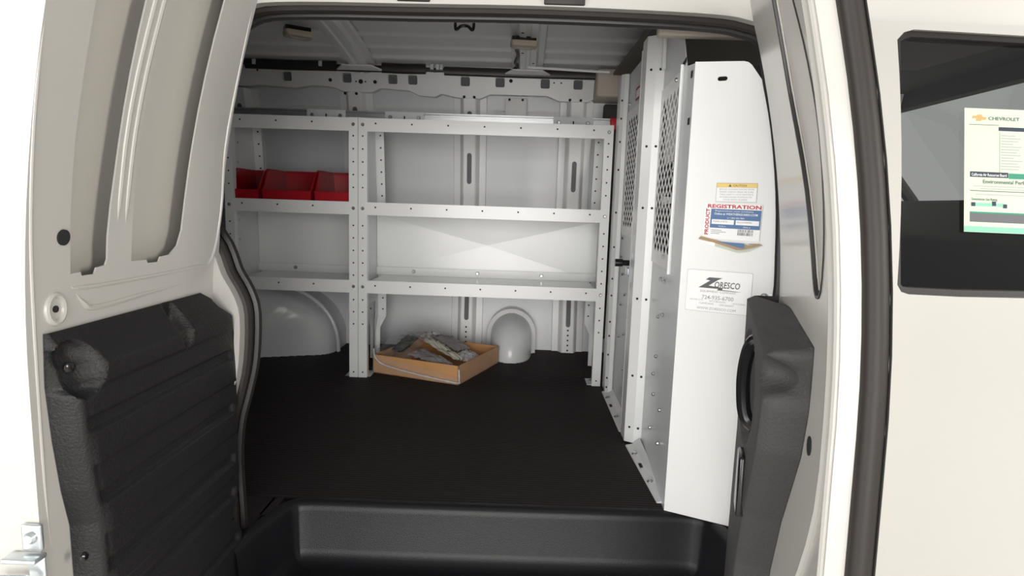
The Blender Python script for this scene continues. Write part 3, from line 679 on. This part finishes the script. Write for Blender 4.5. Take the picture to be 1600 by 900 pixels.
# ================================================================== ALUMINIUM RAIL ON THE SHELF TOPS
t = tag(empty('mounting_rail', (0.4, 0.16, 1.14)), 'aluminium channel rail with red end cap lying behind the shelf tops', 'rail')
y0 = 0.15
build('channel', MB().prism([(-1.0, y0, 1.118), (-1.0, y0, 1.124), (-1.0, y0+0.012, 1.124), (-1.0, y0+0.012, 1.130), (-1.0, y0, 1.132), (-1.0, y0, 1.150), (-1.0, y0+0.012, 1.152), (-1.0, y0+0.012, 1.158), (-1.0, y0, 1.160), (-1.0, y0, 1.166), (-1.0, y0+0.04, 1.166), (-1.0, y0+0.04, 1.118)], (2.07, 0, 0)), 'aluminium', t)
build('end_cap', MB().box((1.07, y0-0.006, 1.116), (1.105, y0+0.044, 1.169)), 'red_cap', t, 0.005, label='bright red plastic end cap')
for xa, xb in ((-0.267, -0.095), (0.079, 0.252), (0.821, 0.996)):
    p = box('joint_plate', (xa, y0-0.006, 1.112), (xb, y0-0.001, 1.167), 'powder_grey', t, 0.001)
    for q in (0.14, 0.86): build('bolt', MB().disc((xa+(xb-xa)*q, y0-0.006, 1.142), (0, -1, 0), 0.009, 0.006, 10, True), 'bolt_steel', p)
    build('slot', MB().box((xa+(xb-xa)*0.5-0.003, y0-0.0066, 1.135), (xa+(xb-xa)*0.5+0.003, y0-0.0058, 1.149)), 'hole_dark', p)

# ================================================================== CEILING FITTINGS
def dome(c, ax, label):
    t = tag(empty('dome_light', c), label, 'light'); c = Vector(c); ax = Vector(ax).normalized(); bx = Vector((-ax.y, ax.x, 0))
    P = lambda a, b, z: c+ax*a+bx*b+Vector((0, 0, z))
    build('lens', MB().loft([[P(a*s, b*s, z) for a, b in rrect(-0.055, -0.036, 0.055, 0.036, 0.012)] for s, z in ((1, 0), (1, -0.012), (0.92, -0.020))]), 'lamp_beige', t, ang=40)
    build('lamp_ridge', MB().tube([P(-0.03, 0.0, -0.021), P(0, 0.008, -0.022), P(0.03, 0.0, -0.021)], 0.003, 6), 'beige', t)
    build('bracket', MB().loft([[P(a, b+0.02, z) for a, b in rrect(-0.05, -0.03, 0.05, 0.03, 0.008)] for z in (0.001, 0.022)]), 'gloss_black', t)
    return t
dome((-0.225, -0.06, 1.435), (0.85, 0.52, 0), 'beige dome light on the roof bow above the red bins')
dome((0.682, -0.02, 1.432), (1, 0.1, 0), 'beige dome light on the roof bow with a trailing black cable')
cb = tag(build('lamp_cable', MB().tube(spline([(0.655, 0.02, 1.445), (0.648, 0.10, 1.436), (0.655, 0.20, 1.43), (0.642, 0.30, 1.425), (0.65, 0.36, 1.42), (0.63, 0.41, 1.415)], 6), 0.007, 8), 'rubber_black'), 'black cable trailing from dome light to the wall rail', 'cable')
hk = tag(empty('roof_hook', (0.46, -0.2, 1.44)), 'black wire hook hanging under the bare roof', 'hook')
hc = Vector((0.462, -0.25, 1.492))
build('hook_loop', MB().tube(spline([hc+Vector((-0.034, 0, 0.0)), hc+Vector((-0.034, 0, -0.068)), hc+Vector((-0.028, -0.006, -0.082)), hc+Vector((-0.012, 0, -0.068)), hc+Vector((0.012, 0, -0.068)), hc+Vector((0.028, -0.006, -0.082)), hc+Vector((0.034, 0, -0.068)), hc+Vector((0.034, 0, 0.0))], 5), 0.0055, 8), 'gloss_black', hk)
for s in (-1, 1): build('hook_foot', MB().box((hc.x+s*0.034-0.008, hc.y-0.008, hc.z-0.004), (hc.x+s*0.034+0.008, hc.y+0.008, hc.z+0.004)), 'gloss_black', hk)
hw = tag(empty('wiring_harness', (0, 0.44, 1.42)), 'black cable harness clipped along the top of the far wall', 'cable')
for xa, xb, r, z in ((-1.9, -0.66, 0.014, 1.422), (-0.66, -0.22, 0.024, 1.412), (-0.22, 0.0, 0.016, 1.405), (0.0, 0.21, 0.024, 1.410), (0.21, 0.30, 0.010, 1.408), (0.30, 1.03, 0.021, 1.404)):
    build('sleeve', MB().tube([(xa, 0.425, z), ((xa+xb)/2, 0.425, z-0.002), (xb, 0.425, z)], r, 8, sq=0.7), 'rubber_black', hw)
for x in (-0.62, -0.30, 0.235, 0.262, 0.28): build('clip', MB().box((x, 0.40, 1.405), (x+0.016, 0.42, 1.43)), 'powder_grey', hw, 0.002)
rod = tag(build('roof_rod', MB().tube([(0.70, 0.30, 1.405), (1.07, 0.26, 1.385)], 0.006, 8), 'powder_white'), 'thin white brace rod running from roof bow to partition', 'rod')

# ================================================================== CARDBOARD TRAY
bt = tag(empty('cardboard_tray', (0.30, 0.22, 0.003)), 'open brown cardboard tray wrapped in torn clear film on the floor', 'box')
Z0 = 0.003; A_, B_, C_ = Vector((0.045, 0.078, Z0)), Vector((0.450, -0.073, Z0)), Vector((0.604, 0.330, Z0)); D_ = A_+C_-B_; H = Vector((0, 0, 0.084))
cc = (A_+B_+C_+D_)/4
for a, b in ((A_, B_), (B_, C_), (C_, D_), (D_, A_)):
    n = (cc-(a+b)/2).normalized()*0.005
    build('wall_flap', MB().prism([a, b, b+n, a+n], H), 'cardboard', bt)
build('tray_base', MB().prism([A_, B_, C_, D_], (0, 0, 0.004)), 'cardboard', bt)
def crumple(pts, m, amp, n=14, seedk=0):
    rr = random.Random(seedk); a, b, c, d = [Vector(p) for p in pts]; rows = []
    for i in range(n+1):
        s = i/n; rows.append([a.lerp(b, s).lerp(d.lerp(c, s), j/n)+Vector((rr.uniform(-1, 1)*amp*.4, rr.uniform(-1, 1)*amp*.4, rr.uniform(-1, 1)*amp)) for j in range(n+1)])
    return MB().grid(rows)
e1, e2 = (B_-A_), (D_-A_)
def T(a, b, z): return A_+e1*a+e2*b+Vector((0, 0, z))
# shrink film on the front and side of the tray, with a bunched torn edge
fl = build('film_front', crumple([A_+Vector((.0, -.004, .004)), B_+Vector((.003, -.004, .002)), B_+Vector((.003, -.004, .03)), T(0.02, -0.012, 0.088)], 'film', 0.002, 14, 3), 'film', bt, ang=180, label='torn clear plastic film')
nb = (e1.cross(Vector((0, 0, 1)))).normalized()
build('film_edge', MB().tube(spline([T(-0.01, 0.03, 0.108), T(0.03, -0.02, 0.085), T(0.08, -0.025, 0.060), T(0.16, -0.026, 0.046), T(0.3, -0.026, 0.036), T(0.55, -0.024, 0.024), T(0.8, -0.022, 0.016), T(1.0, -0.018, 0.012), T(1.008, 0.0, 0.02), T(1.006, -0.005, 0.07)], 5), [0.003+0.004*((i*7) % 5)/5 for i in range(46)], 6), 'film_dense', bt, ang=180)
build('film_side', crumple([B_+Vector((.006, 0, .002)), C_+Vector((.006, 0, .002)), C_+Vector((.006, 0, .084)), B_+Vector((.006, 0, .084))], 'film', 0.0025, 14, 5), 'film', bt, ang=180)
build('film_loop', crumple([T(-0.01, 0.0, 0.088), T(0.45, 0.0, 0.086), T(0.42, 0.5, 0.160), T(-0.01, 0.55, 0.155)], 'film', 0.012, 12, 9), 'film', bt, ang=180)
def bag(name, label, pts, m, amp, sk, th=0.012):
    n = 12; top = crumple(pts, m, amp, n, sk); a, b, c, d = [Vector(p) for p in pts]
    mb = MB(); k = n+1; rows = []
    for i in range(k):
        rows.append([top.v[i*k+j]+Vector((0, 0, th*math.sin(math.pi*i/n)**.5*math.sin(math.pi*j/n)**.5)) for j in range(k)])
    mb.grid(rows); mb.grid([[p-Vector((0, 0, 2*th*math.sin(math.pi*i/n)**.5*math.sin(math.pi*j/n)**.5+0.001)) for j, p in enumerate(r)] for i, r in enumerate(rows)])
    return tag(build(name, mb, m, None, ang=50), label, 'packet')
bag('foil_packet', 'long crinkled foil packet lying across the cardboard tray', [T(0.14, 0.56, 0.140), T(0.92, 0.12, 0.097), T(0.97, 0.20, 0.094), T(0.18, 0.70, 0.140)], 'foil', 0.007, 1, 0.009)
bag('clear_packet', 'grey clear plastic packet of small parts in the cardboard tray', [T(0.28, 0.22, 0.075), T(0.80, 0.06, 0.065), T(0.86, 0.17, 0.07), T(0.32, 0.46, 0.09)], 'bag_mauve', 0.006, 2, 0.012)
bag('mauve_packet', 'dark mauve plastic packet at the back of the cardboard tray', [T(0.30, 0.70, 0.125), T(0.72, 0.46, 0.095), T(0.74, 0.80, 0.075), T(0.42, 0.96, 0.110)], 'bag_mauve', 0.006, 4, 0.014)
bag('paper_packet', 'crumpled white paper packet by the side of the cardboard tray', [T(0.76, 0.36, 0.085), T(0.965, 0.26, 0.072), T(0.96, 0.66, 0.062), T(0.78, 0.64, 0.085)], 'paper', 0.006, 6, 0.012)
bag('silver_packet', 'pale silver packet leaning on the rear corner of the tray', [T(0.06, 0.76, 0.110), T(0.28, 0.74, 0.125), T(0.30, 0.96, 0.115), T(0.06, 0.96, 0.10)], 'paper', 0.006, 8, 0.014)
bag('black_pouch', 'glossy black pouch standing in the left corner of the cardboard tray', [T(0.03, 0.30, 0.075), T(0.20, 0.24, 0.085), T(0.22, 0.55, 0.125), T(0.03, 0.62, 0.125)], 'gloss_black', 0.005, 11, 0.018)

# ================================================================== PARTITION
pt = tag(empty('partition', (1.10, -0.5, 0)), 'white steel partition with perforated upper panels between cargo area and cab', 'partition')
def NP(y, v, t=0.0): return Vector((1.118-0.022*((-0.66-y)/0.44)-t, y, v))
def FP(y, v, t=0.0): return Vector((1.104-t, y, v))
def diamonds(y0, y1, z0, z1, ny, nz):
    out = []; dy = (y1-y0)/ny; dz = (z1-z0)/nz
    for i in range(ny):
        for j in range(nz - (i % 2)):
            c = (y0+dy*(i+0.5), z0+dz*(j+0.5+0.5*(i % 2)))
            out.append([(c[0]-dy*0.70, c[1]), (c[0], c[1]-dz*0.37), (c[0]+dy*0.70, c[1]), (c[0], c[1]+dz*0.37)])
    return out
def flipY(P): return P
# near panel and its perforated window
npan = build('near_panel', sheet([(-1.10, 0.0), (-0.66, 0.0), (-0.66, 1.30), (-0.93, 1.235), (-1.00, 1.135), (-1.10, 1.12)], [[(-0.955, 0.625), (-0.675, 0.625), (-0.675, 1.125), (-0.955, 1.125)]], NP, 0.003), 'powder_grey', pt)
build('mesh_panel', sheet([(-0.965, 0.615), (-0.668, 0.615), (-0.668, 1.135), (-0.965, 1.135)], diamonds(-0.945, -0.69, 0.645, 1.105, 10, 11), lambda u, v, t: NP(u, v, t+0.004), 0.0006), 'powder_white', pt, label='steel panel perforated with diamond slots')
build('mesh_frame', MB().tube([NP(-0.972, 0.605, 0.005), NP(-0.972, 1.145, 0.005)], 0.005, 6), 'powder_white', pt)
h = MB()
for x, y_ in ((1016, 267), (1058, 267), (1014, 385), (1040, 401), (1020, 142), (1062, 125), (1035, 436), (1042, 440), (1031, 495), (1040, 492), (1028, 557), (1023, 584), (1024, 616), (1037, 641), (1034, 693), (1018, 668)):
    p = onX(x, y_, 1.108); h.disc(NP(p.y, p.z, 0.004), (-1, -0.1, 0), 0.006, 0.006, 8, True)
build('panel_bolts', h, 'bolt_steel', npan)
build('brace_bar', MB().tube([NP(-0.70, 1.285, 0.01), NP(-0.715, 1.19, 0.01)], 0.007, 8), 'powder_white', pt)
build('slot', MB().prism([NP(-0.93, 1.150, 0.0005), NP(-1.0, 1.158, 0.0005), NP(-1.0, 1.146, 0.0005), NP(-0.93, 1.138, 0.0005)], (-0.001, 0, 0)), 'hole_dark', npan)
# middle post, a bent hat section
def post(name, sec, z1):
    return build(name, MB().loft([[(a, b, z) for a, b in sec] for z in (0.008, z1)]), 'powder_white', pt, ang=15)
mp = post('middle_post', [(1.074, -0.555), (1.066, -0.575), (1.066, -0.645), (1.090, -0.662), (1.093, -0.664), (1.118, -0.668), (1.122, -0.66), (1.122, -0.555)], 1.30)
fpst = post('far_post', [(1.078, 0.0), (1.073, -0.02), (1.073, -0.10), (1.085, -0.115), (1.100, -0.12), (1.104, -0.11), (1.104, 0.0)], 1.30)
h = MB()
for z in (0.06, 0.235, 0.49, 0.78, 0.97, 1.20):
    h.disc((1.080, -0.6545, z), (-0.55, -0.83, 0), 0.004, 0.0015, 8); h.disc((1.106, -0.6665, z), (-0.12, -1, 0), 0.004, 0.0015, 8)
build('post_holes', h, 'hole_dark', mp)
h = MB()
for z in (0.03, 0.07, 0.17, 0.25, 0.31, 0.42, 0.49, 0.62, 0.76, 0.93, 1.04, 1.13, 1.20):
    h.disc((1.079, -0.1075, z), (-0.7, -0.7, 0), 0.0042, 0.0015, 8)
build('post_holes', h, 'hole_dark', fpst)
for y_, x_, w_ in ((-0.50, 1.078, 0.012), (-0.535, 1.070, 0.012)):
    build('slide_rail', MB().box((x_, y_-w_/2, 0.02), (1.104, y_+w_/2, 1.285)), 'powder_white', pt, 0.002)
fpan = build('far_panel', sheet([(-0.56, 0.0), (-0.005, 0.0), (-0.005, 1.30), (-0.56, 1.30)], [[(-0.39, 0.685), (-0.13, 0.685), (-0.13, 1.14), (-0.39, 1.14)]], FP, 0.003), 'powder_grey', pt)
build('mesh_panel', sheet([(-0.40, 0.675), (-0.122, 0.675), (-0.122, 1.15), (-0.40, 1.15)], diamonds(-0.385, -0.14, 0.70, 1.125, 10, 11), lambda u, v, t: FP(u, v, t+0.003), 0.0006), 'powder_white', pt, label='steel panel perforated with diamond slots')
h = MB()
for y_, z in ((-0.15, 0.585), (-0.2, 0.52), (-0.28, 0.45), (-0.2, 0.40), (-0.3, 0.30), (-0.2, 0.27), (-0.33, 0.17), (-0.15, 0.66), (-0.4, 0.66), (-0.15, 1.18)): h.disc(FP(y_, z), (-1, 0, 0), 0.006, 0.006, 8, True)
build('panel_bolts', h, 'bolt_steel', fpan)
fr = Frame(FP(-0.27, 1.17, 0.001), (0, -1, 0), (0, 0, 1))
st = flat('warning_sticker', fr, rect(0, 0, 0.125, 0.046), 0, 'ink_red', pt, label='small red warning sticker')
flat('sticker_text_band', fr, rect(0.012, 0.008, 0.113, 0.036), 0.0006, 'label_white', st, 0.0002)
kn = build('latch_knob', MB().tube([(1.098, -0.455, 0.587), (1.062, -0.455, 0.587), (1.058, -0.455, 0.587), (1.032, -0.455, 0.587)], [0.010, 0.010, 0.0135, 0.0135], 12), 'gloss_black', pt, label='black latch knob')
build('latch_plate', MB().box((1.072, -0.49, 0.545), (1.080, -0.44, 0.572)), 'zinc', pt, 0.002)
build('latch_recess', MB().add([(1.0655, -0.605+a, 0.585+b) for a, b in stadium(0, 0, 0.045, 0.10)], [tuple(range(14))]), 'zinc', mp)
# sill brackets on the floor
def sill(y0, y1, x0, x1, nbolt):
    b = build('sill_bracket', MB().loft([[(x0, y0, 0.0025), (x0+0.002, y0, 0.006), (x0+0.022, y0, 0.010), (1.112, y0, 0.030), (1.112, y0, 0.0025)], [(x1, y1, 0.0025), (x1+0.002, y1, 0.006), (x1+0.022, y1, 0.010), (1.108, y1, 0.020), (1.108, y1, 0.0025)]]), 'powder_white', pt, ang=10)
    for k in range(nbolt):
        s = (k+0.4)/nbolt; y_ = y0+(y1-y0)*s; x_ = x0+(x1-x0)*s
        build('bolt', MB().disc((x_+0.012, y_, 0.0085), (-0.1, 0, 1), 0.009, 0.005, 8, True), 'bolt_steel', b)
    m_ = MB()
    for k in range(nbolt-1):
        s = (k+0.85)/nbolt; y_ = y0+(y1-y0)*s; x_ = x0+(x1-x0)*s
        m_.box((x_+0.006, y_-0.014, 0.006), (x_+0.015, y_+0.014, 0.0098))
    build('slots', m_, 'hole_dark', b)
sill(-0.675, -1.065, 1.066, 1.085, 2)
sill(-0.09, -0.55, 1.062, 1.064, 2)
# wing panel bent towards the door pillar
wu = Vector((0.183, -0.087, 0)).normalized()
WF = Frame((1.095, -1.105, 0.0), wu, (0, 0, 1))
wo = [(0.0, 0.004), (0.203, 0.004), (0.204, 0.217), (0.216, 0.40), (0.222, 0.561), (0.218, 0.70), (0.210, 0.795), (0.203, 0.88), (0.194, 0.944), (0.174, 1.025), (0.150, 1.072), (0.126, 1.106), (0.118, 1.113), (0.108, 1.116), (0.0, 1.122)]
slot = [(0.064+b, 1.080+a) for a, b in stadium(0, 0, 0.010, 0.022)]
wg = build('wing_panel', sheet(wo, [slot[::-1]], lambda u, v, t: WF.p(u, v, t), 0.0025), 'wing_white', pt, ang=30, label='plain white filler panel carrying the stickers')
build('wing_return', MB().prism([(1.095, -1.105, 0.004), (1.103, -1.045, 0.02), (1.105, -1.045, 1.095), (1.095, -1.105, 1.122)], (0.002, 0.0, 0)), 'powder_white', wg)
h = MB()
for z in (1.10, 0.99): h.box((1.0955, -1.082, z-0.008), (1.0995, -1.068, z+0.008))
build('slots', h, 'hole_dark', wg)
build('edge_flange', MB().loft([[WF.p(a, b, 0), WF.p(a+0.004, b, -0.014), WF.p(a+0.002, b, -0.014)] for a, b in wo[1:10]]), 'wing_white', wg, ang=30)
ck = build('clip_bolt', MB().disc(WF.p(0.194, 0.582, 0.0), WF.n, 0.009, 0.005, 12, True), 'zinc', wg)
build('clip_tab', MB().prism([WF.p(a, b, 0.001) for a, b in rect(0.205, 0.566, 0.222, 0.592)], WF.n*0.004), 'wing_white', wg, 0.001)
# caution sticker
s1 = flat('caution_sticker', WF, rect(0.069, 0.7985, 0.160, 0.8425), 0.0004, 'ink_soft', pt, label='small white caution sticker with yellow header')
flat('sticker_face', WF, rect(0.070, 0.7995, 0.159, 0.832), 0.0007, 'label_white', s1)
flat('yellow_header', WF, rect(0.070, 0.8325, 0.159, 0.8415), 0.0007, 'label_yellow', s1)
flat('warning_triangle', WF, [(0.096, 0.834), (0.103, 0.834), (0.0995, 0.840)], 0.0012, 'ink_grey', s1, 0.0001)
text(WF, 'CAUTION', 0.106, 0.8345, 0.0048, 'ink_grey', s1, 0.030, 0.01, h=0.0014)
for i, (s, a, b) in enumerate((('BEFORE CLOSING DOORS FROM', 0.076, 0.077), ('INSIDE CARGO AREA, BE SURE', 0.077, 0.075), ('CHILD SAFETY LOCK SWITCH IS', 0.0765, 0.076), ('IN DISENGAGED POSITION TO', 0.078, 0.071), ('AVOID BEING TRAPPED.', 0.086, 0.055))):
    text(WF, s, a, 0.8262-0.0060*i, 0.0036, 'ink_soft', s1, b, h=0.0014)
# product registration card in its torn pouch
rc = tag(empty('registration_card', WF.p(0.11, 0.72, 0.002)), 'red and blue product registration card in torn clear pouch on white partition', 'card')
G = Frame(WF.p(0.046, 0.703, 0.0022), wu + Vector((0, 0, -0.012)), Vector((0, 0, 1)) + wu*0.012)
flat('card_sheet', G, rect(0.0, 0.008, 0.127, 0.092), 0, 'label_white', rc)
text(G, 'REGISTRATION', 0.006, 0.0815, 0.0085, 'ink_red', rc, 0.119, 0.03, h=0.001)
text(G, 'PRODUCT', 0.0115, 0.0175, 0.0085, 'ink_red', rc, 0.062, 0.03, h=0.001, rot=math.pi/2)
flat('blue_block', G, rect(0.0145, 0.0345, 0.126, 0.079), 0.0005, 'ink_blue', rc)
text(G, 'Registration now available', 0.024, 0.0735, 0.0030, 'label_white', rc, 0.085, h=0.0012)
text(G, 'Online at WEATHERGUARD.COM', 0.0225, 0.0655, 0.0052, 'label_white', rc, 0.096, 0.012, h=0.0012)
text(G, 'or 1-800-456-7865', 0.052, 0.0575, 0.0036, 'label_white', rc, 0.038, h=0.0012)
for a, b, s in ((0.018, 0.068, 'MODEL # 96121'), (0.072, 0.123, 'DL210100096')):
    flat('form_field', G, rect(a, 0.0435, b, 0.0545), 0.0009, 'label_white', rc)
    text(G, s, a+0.003, 0.0485, 0.0032, 'ink_grey', rc, 0.032, h=0.0016)
text(G, 'MODEL #', 0.034, 0.0375, 0.0026, 'label_white', rc, 0.016, h=0.0012); text(G, 'SERIAL #', 0.089, 0.0375, 0.0026, 'label_white', rc, 0.016, h=0.0012)
for i, wd in enumerate((0.024, 0.034, 0.020)): flat('small_print', G, rect(0.018, 0.0285-i*0.004, 0.018+wd, 0.0300-i*0.004), 0.0006, 'ink_soft', rc, 0.0002)
rr = random.Random(5)
for j in range(2):
    x = 0.078
    while x < 0.112: wd = rr.choice((0.0007, 0.0012, 0.0018)); flat('barcode_bar', G, rect(x, 0.0195+j*0.0075, x+wd, 0.0262+j*0.0075), 0.0006, 'ink_grey', rc, 0.0002); x += wd+rr.choice((0.0008, 0.0014))
flat('pouch_edge', G, [(-0.009, 0.006), (-0.004, 0.013), (0.03, 0.006), (0.085, -0.006), (0.128, 0.0035), (0.134, 0.000), (0.092, -0.0135), (0.080, -0.0145), (0.03, -0.001)], 0.003, 'card_tan', rc, 0.0012)
flat('blue_slip', G, [(0.034, 0.003), (0.060, -0.003), (0.085, -0.009), (0.096, -0.010), (0.096, 0.001), (0.126, 0.003), (0.110, 0.001)], 0.005, 'ink_blue', rc, 0.0004)
flat('pouch_film', G, [(-0.004, 0.0), (0.132, -0.002), (0.110, -0.016), (0.085, -0.022), (0.040, -0.012)], 0.0012, 'tinted_glass', rc, 0.0004)
# dealer plate
s3 = flat('dealer_sticker', WF, rrect(0.0165, 0.534, 0.1665, 0.635, 0.004), 0.0004, 'ink_soft', pt, label='white rectangular dealer sticker with zigzag Z logo')
flat('sticker_face', WF, rrect(0.0172, 0.5347, 0.1658, 0.6343, 0.004), 0.0007, 'label_white', s3)
Q = Frame(WF.p(0.0165, 0.534, 0.0012), wu, (0, 0, 1))
zp = [(270, 325), (460, 250), (385, 240), (440, 180), (470, 150), (665, 150), (590, 185), (450, 290), (690, 318), (690, 342), (985, 365), (870, 368), (590, 362), (615, 330)]
flat('logo_zigzag', Q, [((x-110)/1060*0.150+0.004, 0.1005-(y_-70)/640*0.1005-0.003) for x, y_ in ((285, 322), (470, 202), (395, 193), (450, 155), (665, 155), (590, 190), (450, 283), (680, 305), (675, 335), (985, 345), (870, 350), (590, 345), (610, 322), (300, 322))], 0.0, 'ink_grey', s3, 0.0002)
text(Q, 'ORESCO', 0.0655, 0.0605, 0.0150, 'ink_grey', s3, 0.058, 0.014, 0.12, h=0.0004)
text(Q, 'EQUIPMENT COMPANY', 0.034, 0.0475, 0.0052, 'ink_soft', s3, 0.082, h=0.0004)
text(Q, '724-935-6700', 0.038, 0.0310, 0.0098, 'ink_soft', s3, 0.073, 0.008, h=0.0004)
text(Q, 'GROVE CITY', 0.010, 0.0265, 0.0036, 'ink_soft', s3, 0.032, h=0.0004); text(Q, 'PITTSBURGH', 0.057, 0.0250, 0.0036, 'ink_soft', s3, 0.036, h=0.0004); text(Q, 'ALTOONA', 0.110, 0.0235, 0.0036, 'ink_soft', s3, 0.028, h=0.0004)
text(Q, 'CLEVELAND', 0.033, 0.0185, 0.0040, 'ink_soft', s3, 0.034, h=0.0004); text(Q, 'CINCINNATI', 0.080, 0.0175, 0.0040, 'ink_soft', s3, 0.032, h=0.0004)
text(Q, 'WWW.ZORESCO.COM', 0.028, 0.0055, 0.0062, 'ink_soft', s3, 0.090, h=0.0004)
